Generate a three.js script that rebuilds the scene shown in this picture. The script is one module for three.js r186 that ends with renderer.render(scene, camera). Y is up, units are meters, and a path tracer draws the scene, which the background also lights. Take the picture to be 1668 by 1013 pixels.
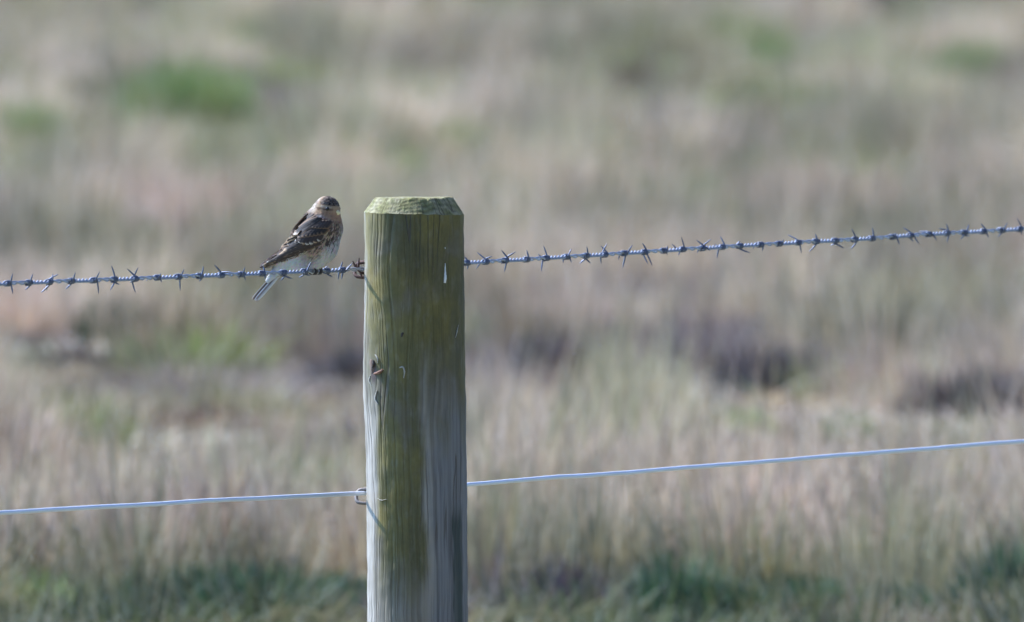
import * as THREE from 'three';
import { Sky } from 'three/addons/objects/Sky.js';
import { ImprovedNoise } from 'three/addons/math/ImprovedNoise.js';
import { MarchingCubes } from 'three/addons/objects/MarchingCubes.js';
import { mergeGeometries, mergeVertices } from 'three/addons/utils/BufferGeometryUtils.js';

// ---------------------------------------------------------------- camera, sky, sun, exposure
const W = 1668, H = 1013;                 // the photograph's frame, only used to turn measurements into metres
const MM = 0.00062;                       // metres per photo pixel at the fence post
const D = 52;                             // camera to post
const AXIS_Y = 1.107, PITCH = THREE.MathUtils.degToRad(1.0);
const AXIS_X = 0.098;
const scene = new THREE.Scene();
const camera = new THREE.PerspectiveCamera(2 * Math.atan(H / 2 * MM / D) * 180 / Math.PI, 1024 / 622, 1, 6000);
camera.position.set(AXIS_X, AXIS_Y + D * Math.sin(PITCH), D * Math.cos(PITCH));
camera.lookAt(AXIS_X, AXIS_Y, 0);
camera.updateMatrixWorld(true);
camera.focus = 51.9;                      // on the bird
camera.userData.fStop = camera.getFocalLength() / 45;   // a 45 mm pupil
const SUN_AZ = THREE.MathUtils.degToRad(120), SUN_EL = THREE.MathUtils.degToRad(45);   // behind the post, to the left
const SUN = new THREE.Vector3(-Math.sin(SUN_AZ) * Math.cos(SUN_EL), Math.sin(SUN_EL), Math.cos(SUN_AZ) * Math.cos(SUN_EL));
const sky = new Sky();
sky.name = 'sky'; sky.userData.kind = 'structure';
sky.scale.setScalar(5000);
Object.assign(sky.material.uniforms.turbidity, { value: 8 });
Object.assign(sky.material.uniforms.rayleigh, { value: 0.7 });
Object.assign(sky.material.uniforms.mieCoefficient, { value: 0.006 });
sky.material.uniforms.sunPosition.value.copy(SUN);
scene.add(sky);
scene.environmentIntensity = 0.3;
const sun = new THREE.DirectionalLight(new THREE.Color(1.0, 0.90, 0.74), 4.0);
sun.position.copy(SUN).multiplyScalar(200).add(new THREE.Vector3(0, 0, -40));
sun.target.position.set(0, 0, -40);
sun.castShadow = true;
sun.shadow.mapSize.set(4096, 4096);
Object.assign(sun.shadow.camera, { left: -70, right: 70, top: 70, bottom: -70, near: 1, far: 500 });
scene.add(sun, sun.target);
const renderer = new THREE.WebGLRenderer({ antialias: true });
renderer.setSize(1024, 622);
renderer.toneMapping = THREE.LinearToneMapping;
renderer.toneMappingExposure = 2.0;
renderer.shadowMap.enabled = true;

// ---------------------------------------------------------------- helpers
let seed = 20417;
const rnd = () => { seed = (seed * 1664525 + 1013904223) >>> 0; return seed / 4294967296; };
const rr = (a, b) => a + (b - a) * rnd();
const gauss = () => (rnd() + rnd() + rnd() + rnd() - 2) * 1.0;
const perlin = new ImprovedNoise();
const n3 = (x, y, z = 0) => perlin.noise(x + 31.7, y + 17.3, z + 5.1);
const fbm = (x, y, z = 0, o = 4) => { let s = 0, a = 0.5; for (let i = 0; i < o; i++) { s += a * n3(x, y, z + i * 7.7); x *= 2.03; y *= 2.03; z *= 2.03; a *= 0.5; } return s; };
const clamp = (x, a = 0, b = 1) => Math.min(b, Math.max(a, x));
const sm = (a, b, x) => { const t = clamp((x - a) / (b - a)); return t * t * (3 - 2 * t); };
const lerp = (a, b, t) => a + (b - a) * t;
const mix3 = (a, b, t) => [lerp(a[0], b[0], t), lerp(a[1], b[1], t), lerp(a[2], b[2], t)];
const V = (x, y, z) => new THREE.Vector3(x, y, z);
const taken = {};
function numbered(n) { const k = taken[n] = (taken[n] ?? -1) + 1; return k ? n + '_' + String(k).padStart(3, '0') : n; }
function tag(o, label, category, group, kind) {
  if (label) o.userData.label = label;
  if (category) o.userData.category = category;
  if (group) o.userData.group = group;
  if (kind) o.userData.kind = kind;
  return o;
}
function mesh(name, geo, mat, parent) {
  const m = new THREE.Mesh(geo, mat); m.name = parent === scene ? numbered(name) : name;
  m.castShadow = m.receiveShadow = true; parent.add(m); return m;
}
function thing(name, label, category, group) { const g = new THREE.Group(); g.name = numbered(name); scene.add(g); return tag(g, label, category, group); }
function paint(geo, fn) {                  // vertex colours, linear
  const p = geo.attributes.position, c = new Float32Array(p.count * 3);
  for (let i = 0; i < p.count; i++) { const q = fn(p.getX(i), p.getY(i), p.getZ(i), i); c[i * 3] = q[0]; c[i * 3 + 1] = q[1]; c[i * 3 + 2] = q[2]; }
  geo.setAttribute('color', new THREE.BufferAttribute(c, 3)); return geo;
}
// a tube with its own radius at every point, closed at both ends
function taper(points, radii, sides = 7, steps = 0) {
  let pts = points, rad = radii;
  if (steps) {
    const c = new THREE.CatmullRomCurve3(points, false, 'centripetal'); pts = []; rad = [];
    for (let i = 0; i <= steps; i++) { const t = i / steps, f = t * (radii.length - 1), k = Math.min(radii.length - 2, Math.floor(f)); pts.push(c.getPoint(t)); rad.push(lerp(radii[k], radii[k + 1], f - k)); }
  }
  const pos = [], idx = [], uv = [];
  let nrm = V(0, 1, 0);
  for (let i = 0; i < pts.length; i++) {
    const a = pts[Math.max(0, i - 1)], b = pts[Math.min(pts.length - 1, i + 1)], t = b.clone().sub(a).normalize();
    if (Math.abs(nrm.dot(t)) > 0.95) nrm = V(1, 0, 0.2);
    nrm = nrm.clone().addScaledVector(t, -nrm.dot(t)).normalize();
    const bn = t.clone().cross(nrm);
    for (let s = 0; s < sides; s++) {
      const an = s / sides * Math.PI * 2, q = pts[i].clone().addScaledVector(nrm, Math.cos(an) * rad[i]).addScaledVector(bn, Math.sin(an) * rad[i]);
      pos.push(q.x, q.y, q.z); uv.push(s / sides, i / pts.length);
    }
  }
  for (let i = 0; i < pts.length - 1; i++) for (let s = 0; s < sides; s++) {
    const a = i * sides + s, b = i * sides + (s + 1) % sides, c = a + sides, d = b + sides; idx.push(a, b, c, b, d, c);
  }
  for (const [k, o] of [[0, 1], [pts.length - 1, 0]]) {
    const c = pos.length / 3; pos.push(pts[k].x, pts[k].y, pts[k].z); uv.push(0.5, k ? 1 : 0);
    for (let s = 0; s < sides; s++) { const a = k * sides + s, b = k * sides + (s + 1) % sides; o ? idx.push(c, b, a) : idx.push(c, a, b); }
  }
  const g = new THREE.BufferGeometry();
  g.setAttribute('position', new THREE.Float32BufferAttribute(pos, 3)); g.setAttribute('uv', new THREE.Float32BufferAttribute(uv, 2));
  g.setIndex(idx); g.computeVertexNormals(); return g;
}
function dataTexture(w, h, fn, srgb) {
  const d = new Uint8Array(w * h * 4);
  for (let j = 0; j < h; j++) for (let i = 0; i < w; i++) {
    const c = fn((i + 0.5) / w, (j + 0.5) / h), o = (j * w + i) * 4;
    for (let k = 0; k < 3; k++) { let v = clamp(c[k]); if (srgb) v = v <= 0.0031308 ? v * 12.92 : 1.055 * Math.pow(v, 1 / 2.4) - 0.055; d[o + k] = Math.round(v * 255); }
    d[o + 3] = 255;
  }
  const t = new THREE.DataTexture(d, w, h); t.magFilter = THREE.LinearFilter; t.minFilter = THREE.LinearFilter; t.wrapS = THREE.RepeatWrapping; t.wrapT = THREE.MirroredRepeatWrapping;
  if (srgb) t.colorSpace = THREE.SRGBColorSpace; t.needsUpdate = true; return t;
}
// a measured point of the photograph as a sight line, to survey where things stand
const EYE = camera.position.clone();
function sight(px, py) { return V((px - W / 2) * MM / D, -(py - H / 2) * MM / D, -1).applyQuaternion(camera.quaternion); }

// ---------------------------------------------------------------- the ground
// level at the fence, a low bank rising behind it, then a field that falls away very gently
function level(z) {
  const t = -z;
  if (t < 3) return 0;
  if (t < 16) return 0.41 * sm(3, 16, t);
  return Math.max(-0.4, 0.41 - 0.0033 * (t - 16));
}
function hummock(x, z) {
  const t = -z, a = sm(5, 11, t) * (1 - 0.5 * sm(130, 240, t));
  return a * (0.045 * n3(x * 1.7, z * 0.55, 2) + 0.025 * n3(x * 3.6, z * 1.3, 9)) + 0.03 * n3(x * 0.9, z * 0.9, 4);
}
const ground = (x, z) => level(z) + hummock(x, z);
function onField(px, py, above) {          // where a sight line comes down to that height above the field
  const d = sight(px, py); let t = 58;
  for (; t < 330; t += 0.25) { const p = EYE.clone().addScaledVector(d, t); if (p.y < level(p.z) + above) return p; }
  return EYE.clone().addScaledVector(d, 330);
}
{
  const xs = [], zs = [];
  for (let i = 0; i <= 60; i++) xs.push(-9 + 18 * i / 60);
  for (const x of [14, 25, 60, 150, 500, 1500, 3000]) { xs.push(x); xs.unshift(-x); }
  for (const z of [3000, 1000, 300, 120, 80, 60, 45, 30, 20, 10]) zs.push(z);
  for (let z = 5; z > -130; z -= 0.45) zs.push(z);
  for (const z of [-140, -170, -220, -320, -500, -900, -1800, -3000]) zs.push(z);
  const pos = [], uv = [], idx = [];
  for (const z of zs) for (const x of xs) { pos.push(x, ground(x, z), z); uv.push(x / 2.2, z / 2.2); }
  const n = xs.length;
  for (let j = 0; j < zs.length - 1; j++) for (let i = 0; i < n - 1; i++) { const a = j * n + i; idx.push(a, a + 1, a + n, a + 1, a + n + 1, a + n); }
  const g = new THREE.BufferGeometry();
  g.setAttribute('position', new THREE.Float32BufferAttribute(pos, 3)); g.setAttribute('uv', new THREE.Float32BufferAttribute(uv, 2));
  g.setIndex(idx); g.computeVertexNormals();
  const per = (u, v, f, z) => { // tileable by blending
    const a = fbm(u * f, v * f, z), b = fbm((u - 1) * f, v * f, z), c = fbm(u * f, (v - 1) * f, z), d = fbm((u - 1) * f, (v - 1) * f, z);
    return lerp(lerp(a, b, u), lerp(c, d, u), v);
  };
  const soil = dataTexture(512, 512, (u, v) => {
    const a = per(u, v, 6, 1) * 2, b = per(u, v, 30, 3) * 2;
    let c = mix3([0.24, 0.21, 0.14], [0.12, 0.15, 0.065], sm(-0.25, 0.35, a));
    c = mix3(c, [0.07, 0.055, 0.045], sm(0.1, 0.7, b));
    return c;
  }, true);
  soil.wrapT = THREE.RepeatWrapping;
  const gm = mesh('ground', g, new THREE.MeshStandardMaterial({ map: soil, roughness: 1 }), scene);
  tag(gm, 'rough grassland soil and thatch of the field', 'ground', null, 'structure');
}

// ---------------------------------------------------------------- grass of the field (background)
const bladeMat = new THREE.MeshPhysicalMaterial({ color: 0xffffff, roughness: 1, side: THREE.DoubleSide, vertexColors: true, transmission: 0.28, thickness: 0 });
function bladeGeo(out, bx, bz, len, w, az, lean, curl, seg = 4) {
  // one arching blade: a strip whose lean grows towards the tip
  const dx = Math.cos(az), dz = Math.sin(az), face = az + Math.PI / 2 + rr(-0.9, 0.9), fx = Math.cos(face), fz = Math.sin(face);
  let x = bx, y = 0, z = bz, a = lean; const base = out.pos.length / 3;
  for (let i = 0; i <= seg; i++) {
    const t = i / seg, ww = w * (1 - t * t * 0.85) * 0.5;
    out.pos.push(x - fx * ww, y, z - fz * ww, x + fx * ww, y, z + fz * ww);
    const nx = dx * 0.5, nz = dz * 0.5;
    out.nor.push(nx, 0.85, nz, nx, 0.85, nz);
    const st = len / seg; x += dx * Math.sin(a) * st; z += dz * Math.sin(a) * st; y += Math.cos(a) * st; a += curl / seg;
  }
  for (let i = 0; i < seg; i++) { const q = base + i * 2; out.idx.push(q, q + 1, q + 2, q + 1, q + 3, q + 2); }
}
function finish(out) {
  const g = new THREE.BufferGeometry();
  g.setAttribute('position', new THREE.Float32BufferAttribute(out.pos, 3)); g.setIndex(out.idx); g.computeVertexNormals(); return g;
}
function tuftGeo(n, spread, w, lean, curl) {
  const out = { pos: [], nor: [], idx: [] };
  for (let i = 0; i < n; i++) bladeGeo(out, gauss() * spread, gauss() * spread, rr(0.55, 1.05), w * rr(0.6, 1.3), rnd() * 6.283, rr(0, lean), rr(-0.1, curl));
  return finish(out);
}
const DRY = [[0.51, 0.40, 0.285], [0.47, 0.36, 0.265], [0.58, 0.47, 0.355], [0.45, 0.355, 0.23], [0.53, 0.385, 0.31]];
const OLIVE = [[0.33, 0.305, 0.165], [0.36, 0.325, 0.20], [0.30, 0.27, 0.165], [0.39, 0.315, 0.215]];
const GREEN = [[0.21, 0.25, 0.075], [0.25, 0.28, 0.10], [0.19, 0.23, 0.075], [0.29, 0.29, 0.13]];
const DEEP = [[0.12, 0.15, 0.065], [0.16, 0.175, 0.085], [0.09, 0.115, 0.055], [0.22, 0.20, 0.12]];
const DARK = [[0.17, 0.125, 0.115], [0.21, 0.155, 0.14], [0.155, 0.125, 0.11]];  // dead grass browns, kept dark to paint the shadow bands between tussocks
const pick = (a) => a[Math.floor(rnd() * a.length)];
// one tussock, a unit high and wide: a few hundred arching blades
function tussockGeo(n, w, lean, curl, stalks) {
  const out = { pos: [], nor: [], idx: [] }, col = [];
  const add = (f) => { const k = out.pos.length / 3; f(); const v = rr(0.72, 1.25), r = rr(0.94, 1.06), b = rr(0.86, 1.1); for (let i = k; i < out.pos.length / 3; i++) col.push(v * r, v, v * b); };
  for (let i = 0; i < n; i++) {
    const a = rnd() * 6.283, q = Math.sqrt(rnd()), k = 1 - 0.45 * q * q;
    add(() => bladeGeo(out, Math.cos(a) * q * 0.5, Math.sin(a) * q * 0.5, k * rr(0.6, 1.1), w * rr(0.6, 1.4), a + rr(-1.2, 1.2), rr(0, lean) * (0.35 + q), rr(-0.1, curl)));
  }
  for (let i = 0; i < stalks; i++) { const a = rnd() * 6.283; add(() => bladeGeo(out, gauss() * 0.25, gauss() * 0.25, rr(1.1, 1.6), w * 0.55, a, rr(0, 0.25), rr(0, 0.3))); }
  const g = finish(out); g.setAttribute('color', new THREE.Float32BufferAttribute(col, 3)); return g;
}
const range = (n, f) => Array.from({ length: n }, (_, i) => f(i));
const fields = {
  dry_grass: { list: [], geos: range(6, () => tussockGeo(170, 0.024, 0.28, 0.6, 5)), label: 'pale buff dry grass in tufts across the field behind the fence' },
  green_grass: { list: [], geos: range(4, () => tussockGeo(180, 0.033, 0.4, 0.8, 2)), label: 'green grass growing between the dry tufts of the field' },
  shaded_dead_grass: { list: [], geos: range(2, () => tussockGeo(200, 0.026, 0.7, 1.3, 0)), label: 'dull brown dead grass lying low between the tufts of the field, darkened in colour for shade' },
};
const FEATURES = [
  ['rush', 190, 530, 120, 100], ['rush', 430, 975, 230, 130], ['rush', 330, 960, 120, 100], ['rush', 1095, 965, 160, 140], ['rush', 1200, 990, 180, 100], ['rush', 1470, 985, 240, 90], ['rush', 1640, 950, 120, 140], ['rush', 230, 975, 120, 80], ['rush', 1320, 975, 150, 90], ['rush', 560, 965, 90, 90],
  ['green', 60, 965, 150, 100], ['green', 1385, 705, 100, 100], ['green', 1210, 690, 100, 80], ['green', 1560, 745, 80, 70], ['green', 300, 150, 210, 140], ['green', 45, 205, 130, 110], ['green', 750, 235, 120, 90], ['green', 1590, 100, 150, 90], ['green', 410, 55, 60, 70], ['green', 130, 150, 120, 80], ['green', 790, 545, 90, 90], ['green', 380, 170, 90, 60], ['green', 1260, 90, 110, 80], ['green', 520, 90, 70, 80], ['green', 1180, 250, 60, 60], ['green', 60, 720, 110, 70], ['green', 560, 720, 90, 80], ['green', 640, 260, 110, 70],
  ['brown', 215, 690, 120, 80], ['brown', 335, 690, 160, 80], ['brown', 1040, 120, 120, 70], ['brown', 880, 640, 100, 80],
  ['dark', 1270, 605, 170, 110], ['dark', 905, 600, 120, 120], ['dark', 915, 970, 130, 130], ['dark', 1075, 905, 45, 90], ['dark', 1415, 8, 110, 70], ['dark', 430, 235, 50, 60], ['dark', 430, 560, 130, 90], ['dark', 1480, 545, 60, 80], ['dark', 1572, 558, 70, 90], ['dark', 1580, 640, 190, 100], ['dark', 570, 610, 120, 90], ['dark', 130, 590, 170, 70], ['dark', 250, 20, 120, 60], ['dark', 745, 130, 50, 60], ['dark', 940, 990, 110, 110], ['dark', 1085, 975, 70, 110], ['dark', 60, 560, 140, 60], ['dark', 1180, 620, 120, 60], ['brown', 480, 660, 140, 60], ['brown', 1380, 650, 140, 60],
].map(([k, px, py, w, h]) => { if (k !== 'green') { w *= 1.35; h *= 1.3; } else { w *= 1.15; h *= 1.15; } const p = onField(px, py + h * 0.5, 0.0); return { k, px, py, w, h, p, dist: p.distanceTo(EYE) }; });
// where a thing on the field shows against the others, so that no tall tussock grows right before a clump that stands clear in the place
const inv = camera.quaternion.clone().invert();
function seen(x, y, z) { const v = V(x, y, z).sub(EYE).applyQuaternion(inv); return [W / 2 + v.x / -v.z * D / MM, H / 2 - v.y / -v.z * D / MM, -v.z]; }
function addTussock(kind, x, z, d, h, c) {
  const y = ground(x, z), [px, top, dist] = seen(x, y + h, z), half = d * 0.5 / (MM * dist / D);
  for (const f of FEATURES) if (dist < f.dist - 0.1 && Math.abs(px - f.px) < f.w * 0.55 && top < f.py + f.h * 0.15 && dist > 56) {
    const s = MM * dist / D, room = (seen(x, y, z)[1] - (f.py + f.h * 0.15)) * s;
    if (seen(x, y, z)[1] < f.py - f.h * 0.6) continue;
    h = Math.max(f.py > 880 ? 0.11 : 0.06, Math.min(h, room));
  }
  fields[kind].list.push([x, y - 0.012, z, Math.min(d, h * 2.2), h, c]);
}
{
  const wide = (t) => 2 * (0.0102 * (D + t)) + 2.6;
  let spot = 1; const patchTone = (pal) => { const a = pick(pal), b = pick(pal), v = rr(0.82, 1.15) * spot; return mix3(a, b, 0.4).map((e) => e * v); };
  for (let t = 6; t < 150; t += 0.25) {
    const dens = lerp(15, 5.5, sm(10, 90, t)), wv = wide(t), n = dens * wv * 0.25, cnt = Math.floor(n) + (rnd() < n % 1 ? 1 : 0), far = lerp(1, 1.35, sm(20, 100, t));
    for (let i = 0; i < cnt; i++) {
      const x = AXIS_X + (rnd() - 0.5) * wv, z = -t + rr(-0.13, 0.13);
      const g = n3(x * 2.3, z * 0.3, 11) + 0.5 * n3(x * 5, z * 0.9, 13) + lerp(-0.2, 0.14, sm(34, 80, t)) + 0.55 * (1 - sm(14.5, 16.5, t));
      spot = clamp(0.88 + 0.6 * n3(x * 3.4, z * 0.6, 91) + 0.45 * n3(x * 1.3, z * 0.2, 95), 0.5, t < 17 ? 0.8 : 1.12);
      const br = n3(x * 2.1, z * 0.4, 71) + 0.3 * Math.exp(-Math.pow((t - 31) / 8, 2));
      if (g > 0.24) addTussock('green_grass', x, z, rr(0.2, 0.32) * far, (t < 13 ? rr(0.06, 0.13) : t < 17 ? rr(0.12, 0.20) : rr(0.10, 0.17)), patchTone(t < 17 ? DEEP : GREEN));
      else if (br > 0.25) addTussock('shaded_dead_grass', x, z, rr(0.18, 0.3) * far, rr(0.10, 0.17), patchTone(DARK));
      else addTussock('dry_grass', x, z, rr(0.17, 0.3) * far, rr(0.14, 0.26), patchTone(n3(x * 1.9, z * 0.22, 51) + rr(-0.25, 0.25) > lerp(0.25, 0.0, sm(22, 60, t)) || t < 17 ? OLIVE : DRY));
    }
  }
  spot = 0.8;
  for (let t = 6; t < 150; t += 0.25) {                     // low thatch that covers the soil
    const wv = wide(t), n = lerp(5, 3, sm(20, 90, t)) * wv * 0.25, cnt = Math.floor(n) + (rnd() < n % 1 ? 1 : 0);
    for (let i = 0; i < cnt; i++) { const x = AXIS_X + (rnd() - 0.5) * wv, z = -t + rr(-0.13, 0.13); fields[rnd() < 0.5 ? 'green_grass' : 'dry_grass'].list.push([x, ground(x, z) - 0.01, z, rr(0.4, 0.6), rr(0.035, 0.065), patchTone(t < 18 ? DEEP : rnd() < 0.5 ? OLIVE : DRY)]); }
  }
  for (let i = 0; i < 160; i++) addTussock(rnd() < 0.5 ? 'green_grass' : 'dry_grass', rr(-2.4, 2.8), rr(-5, 3), rr(0.2, 0.35), rr(0.08, 0.18), patchTone(rnd() < 0.5 ? GREEN : DRY));   // at the foot of the fence
  const m4 = new THREE.Matrix4(), q = new THREE.Quaternion(), e = new THREE.Euler(), col = new THREE.Color();
  for (const [kind, { list, geos, label }] of Object.entries(fields)) { const whole = thing(kind, label, 'grass'); whole.userData.kind = 'stuff'; geos.forEach((geo, gi) => {
    const part = list.filter((_, i) => i % geos.length === gi), im = new THREE.InstancedMesh(geo, bladeMat, part.length);
    part.forEach(([x, y, z, d, h, c], i) => {
      e.set(rr(-0.1, 0.1), rnd() * 6.283, rr(-0.12, 0.05)); q.setFromEuler(e);
      m4.compose(V(x, y, z), q, V(d, h, d)); im.setMatrixAt(i, m4); im.setColorAt(i, col.setRGB(c[0], c[1], c[2]));
    });
    im.name = 'tufts'; im.userData.kind = 'stuff'; whole.add(im);
  }); }
}
// clumps that stand out from the rest of the field
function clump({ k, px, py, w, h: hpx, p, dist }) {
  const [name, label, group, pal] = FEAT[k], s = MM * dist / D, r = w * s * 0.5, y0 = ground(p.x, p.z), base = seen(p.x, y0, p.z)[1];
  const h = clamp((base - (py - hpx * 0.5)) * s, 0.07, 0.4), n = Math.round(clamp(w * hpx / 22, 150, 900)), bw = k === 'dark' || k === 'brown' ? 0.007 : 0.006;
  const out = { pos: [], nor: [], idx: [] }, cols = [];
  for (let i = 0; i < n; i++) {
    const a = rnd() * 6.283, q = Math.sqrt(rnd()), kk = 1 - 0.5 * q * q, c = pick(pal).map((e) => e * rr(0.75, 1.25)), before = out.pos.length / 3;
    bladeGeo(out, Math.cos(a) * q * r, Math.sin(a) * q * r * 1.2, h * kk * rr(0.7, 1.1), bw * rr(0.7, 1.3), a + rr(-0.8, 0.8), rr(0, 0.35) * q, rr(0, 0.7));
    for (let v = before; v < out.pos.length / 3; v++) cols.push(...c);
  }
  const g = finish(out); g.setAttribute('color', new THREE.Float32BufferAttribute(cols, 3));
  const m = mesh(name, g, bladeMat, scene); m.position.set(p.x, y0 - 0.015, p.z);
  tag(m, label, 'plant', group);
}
const FEAT = {
  rush: ['rush_clump', 'dark green rush clump standing out of the dry grass behind the fence', 'dark rush clumps in the field', [[0.045, 0.095, 0.04], [0.06, 0.11, 0.05], [0.045, 0.075, 0.045]]],
  green: ['green_grass_clump', 'bright green clump of fresh grass among the dry grass behind the fence', 'fresh green clumps in the field', [[0.19, 0.26, 0.08], [0.23, 0.28, 0.10], [0.17, 0.23, 0.08]]],
  brown: ['bracken_clump', 'rusty brown clump of dead leaves among the dry grass behind the fence', 'dead brown clumps in the field', [[0.15, 0.09, 0.07], [0.18, 0.115, 0.09], [0.12, 0.08, 0.07]]],
  dark: ['heather_clump', 'low clump coloured dark for the shade in the dry grass behind the fence', 'dark shade clumps in the field', [[0.085, 0.068, 0.065], [0.12, 0.095, 0.085], [0.075, 0.066, 0.056]]],  // blades coloured dark in place of shaded tussock sides and hollows
};
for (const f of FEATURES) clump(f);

// ---------------------------------------------------------------- fence line: where the wires run
const TH = THREE.MathUtils.degToRad(73.5);                 // the fence runs away to the right, steeply into depth
const U = V(Math.cos(TH), 0, -Math.sin(TH)), N = V(-Math.sin(TH), 0, -Math.cos(TH));
const R = 0.0506;                                          // post radius
function onFence(px, py, off = R + 0.003) {
  const d = sight(px, py), p0 = N.clone().multiplyScalar(off);
  return EYE.clone().addScaledVector(d, p0.sub(EYE).dot(N) / d.dot(N));
}

// ---------------------------------------------------------------- the fence post
const post = thing('fence_post', 'round wooden fence post with chamfered top, green with algae', 'fence post');
const TOP = 1.222, SH = TOP - 0.0165, TILT = 0.0095;
const pyOf = (y) => 506.5 - (y - AXIS_Y) / MM;
function grain(s, y) {                                     // s, y in metres round and along the post: wavy grain, bent round two knots
  let w = 0.005 * n3(s * 14, y * 9, 1) + 0.0016 * n3(s * 50, y * 30, 6);
  for (const [ks, ky, kr, ka] of [[-0.047, 1.049, 0.016, 0.007], [-0.018, 1.148, 0.028, 0.009], [0.012, 1.086, 0.02, 0.004], [0.03, 0.99, 0.03, 0.004]]) {
    const dx = s - ks, dy = (y - ky) * 0.45, d = Math.hypot(dx, dy); w += ka * Math.exp(-(d * d) / (kr * kr)) * Math.sign(dx || 1) * (1 - Math.exp(-Math.abs(dx) / 0.004));
  }
  const q = s - w;
  return { coarse: n3(q * 230, y * 5, 3), fine: n3(q * 620, y * 14, 8), crack: 1 - Math.abs(n3(q * 95, y * 3.2, 21)) };
}
function postLook(u, v, out) {
  const phi = (u - 0.5) * Math.PI * 2, s = phi * R, y = 0.70 + v * 0.53, py = pyOf(y), deg = phi * 180 / Math.PI;
  const g = grain(s, y), edge = 0.9 * fbm(s * 60, y * 14, 2) * 60, pat = fbm(s * 40, y * 22, 40), lin = sm(-0.1, 0.35, n3((s) * 420, y * 7, 33));
  const groove = sm(0.05, 0.5, g.coarse) * 0.6 + sm(0.1, 0.5, g.fine) * 0.4, crack = sm(0.955, 0.99, g.crack) * sm(-0.1, 0.3, n3(s * 20, y * 6, 60));
  out.bump = 0.62 - 0.35 * groove - 0.5 * crack + 0.12 * pat; 
  // bare weathered wood
  let c = mix3([0.35, 0.32, 0.27], [0.255, 0.23, 0.19], sm(-0.3, 0.3, pat));
  c = mix3(c, [0.19, 0.17, 0.145], clamp(groove * 0.75 + lin * 0.3));
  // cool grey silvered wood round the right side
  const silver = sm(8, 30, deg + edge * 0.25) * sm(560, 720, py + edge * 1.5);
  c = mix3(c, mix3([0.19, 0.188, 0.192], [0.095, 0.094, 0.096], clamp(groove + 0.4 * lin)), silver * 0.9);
  // brown heartwood low in the middle
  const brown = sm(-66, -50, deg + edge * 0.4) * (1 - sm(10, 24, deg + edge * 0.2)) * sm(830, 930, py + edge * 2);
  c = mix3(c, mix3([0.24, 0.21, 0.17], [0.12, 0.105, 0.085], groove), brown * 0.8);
  // algae: heavy round the head, a tongue down the front left
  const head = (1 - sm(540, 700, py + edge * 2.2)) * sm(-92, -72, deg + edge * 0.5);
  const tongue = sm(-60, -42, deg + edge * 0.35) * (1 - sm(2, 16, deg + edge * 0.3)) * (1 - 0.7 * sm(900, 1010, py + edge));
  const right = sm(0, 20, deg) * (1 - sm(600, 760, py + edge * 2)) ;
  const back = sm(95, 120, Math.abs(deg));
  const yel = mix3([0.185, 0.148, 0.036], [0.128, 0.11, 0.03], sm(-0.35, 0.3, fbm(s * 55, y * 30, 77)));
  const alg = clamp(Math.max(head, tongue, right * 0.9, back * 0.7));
  let ac = mix3(yel, [0.088, 0.081, 0.034], sm(-0.2, 0.25, fbm(s * 17, y * 9, 63)) * 0.8);
  ac = mix3(ac, [0.135, 0.115, 0.078], 0.75 * sm(0.02, 0.3, fbm(s * 26, y * 17, 90)) * sm(360, 420, py));
  ac = ac.map((e) => e * (1 - 0.22 * groove) * (1 - 0.08 * lin) * (1 + 0.25 * fbm(s * 330, y * 210, 14)));
  c = mix3(c, ac, alg * (0.94 - 0.14 * sm(0.05, 0.35, fbm(s * 180, y * 60, 19))));
  // the damp dark green streak low on the right
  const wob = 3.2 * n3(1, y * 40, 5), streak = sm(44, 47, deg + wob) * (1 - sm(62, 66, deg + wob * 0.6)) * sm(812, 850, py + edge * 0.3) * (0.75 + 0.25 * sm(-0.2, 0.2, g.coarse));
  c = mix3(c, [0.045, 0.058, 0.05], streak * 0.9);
  c = mix3(c, [0.09, 0.075, 0.06], crack * 0.75);
  // bark scar beside the knot
  const ks = Math.hypot((s + 0.047) / 0.0055, (y - 1.047) / 0.012); c = mix3(c, [0.10, 0.075, 0.065], sm(1.2, 0.7, ks + 0.5 * pat));
  out.c = c; return out;
}
const PW = 1024, PH = 1536, looks = { c: null, bump: 0 }, bumpArr = new Float32Array(PW * PH);
let bi = 0;
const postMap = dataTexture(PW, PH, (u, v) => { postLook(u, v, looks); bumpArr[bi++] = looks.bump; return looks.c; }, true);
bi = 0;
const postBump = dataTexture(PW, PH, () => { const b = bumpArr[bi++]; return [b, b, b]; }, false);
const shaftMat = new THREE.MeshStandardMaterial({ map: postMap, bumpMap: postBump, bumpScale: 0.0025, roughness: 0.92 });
function radius(phi, y) {
  const s = Math.sin(phi), py = pyOf(y);
  let r = R + 0.0007 * n3(Math.cos(phi) * 1.5, s * 1.5, y * 6) + 0.0004 * n3(phi * 6, y * 24, 3);
  r += 0.0022 * Math.exp(-Math.pow((py - 610) / 90, 2)) * Math.max(0, -s);           // a swelling round the knot
  const e = 0.0006 * n3(phi * 4, y * 70, 12); r += e;
  return r;
}
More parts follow.
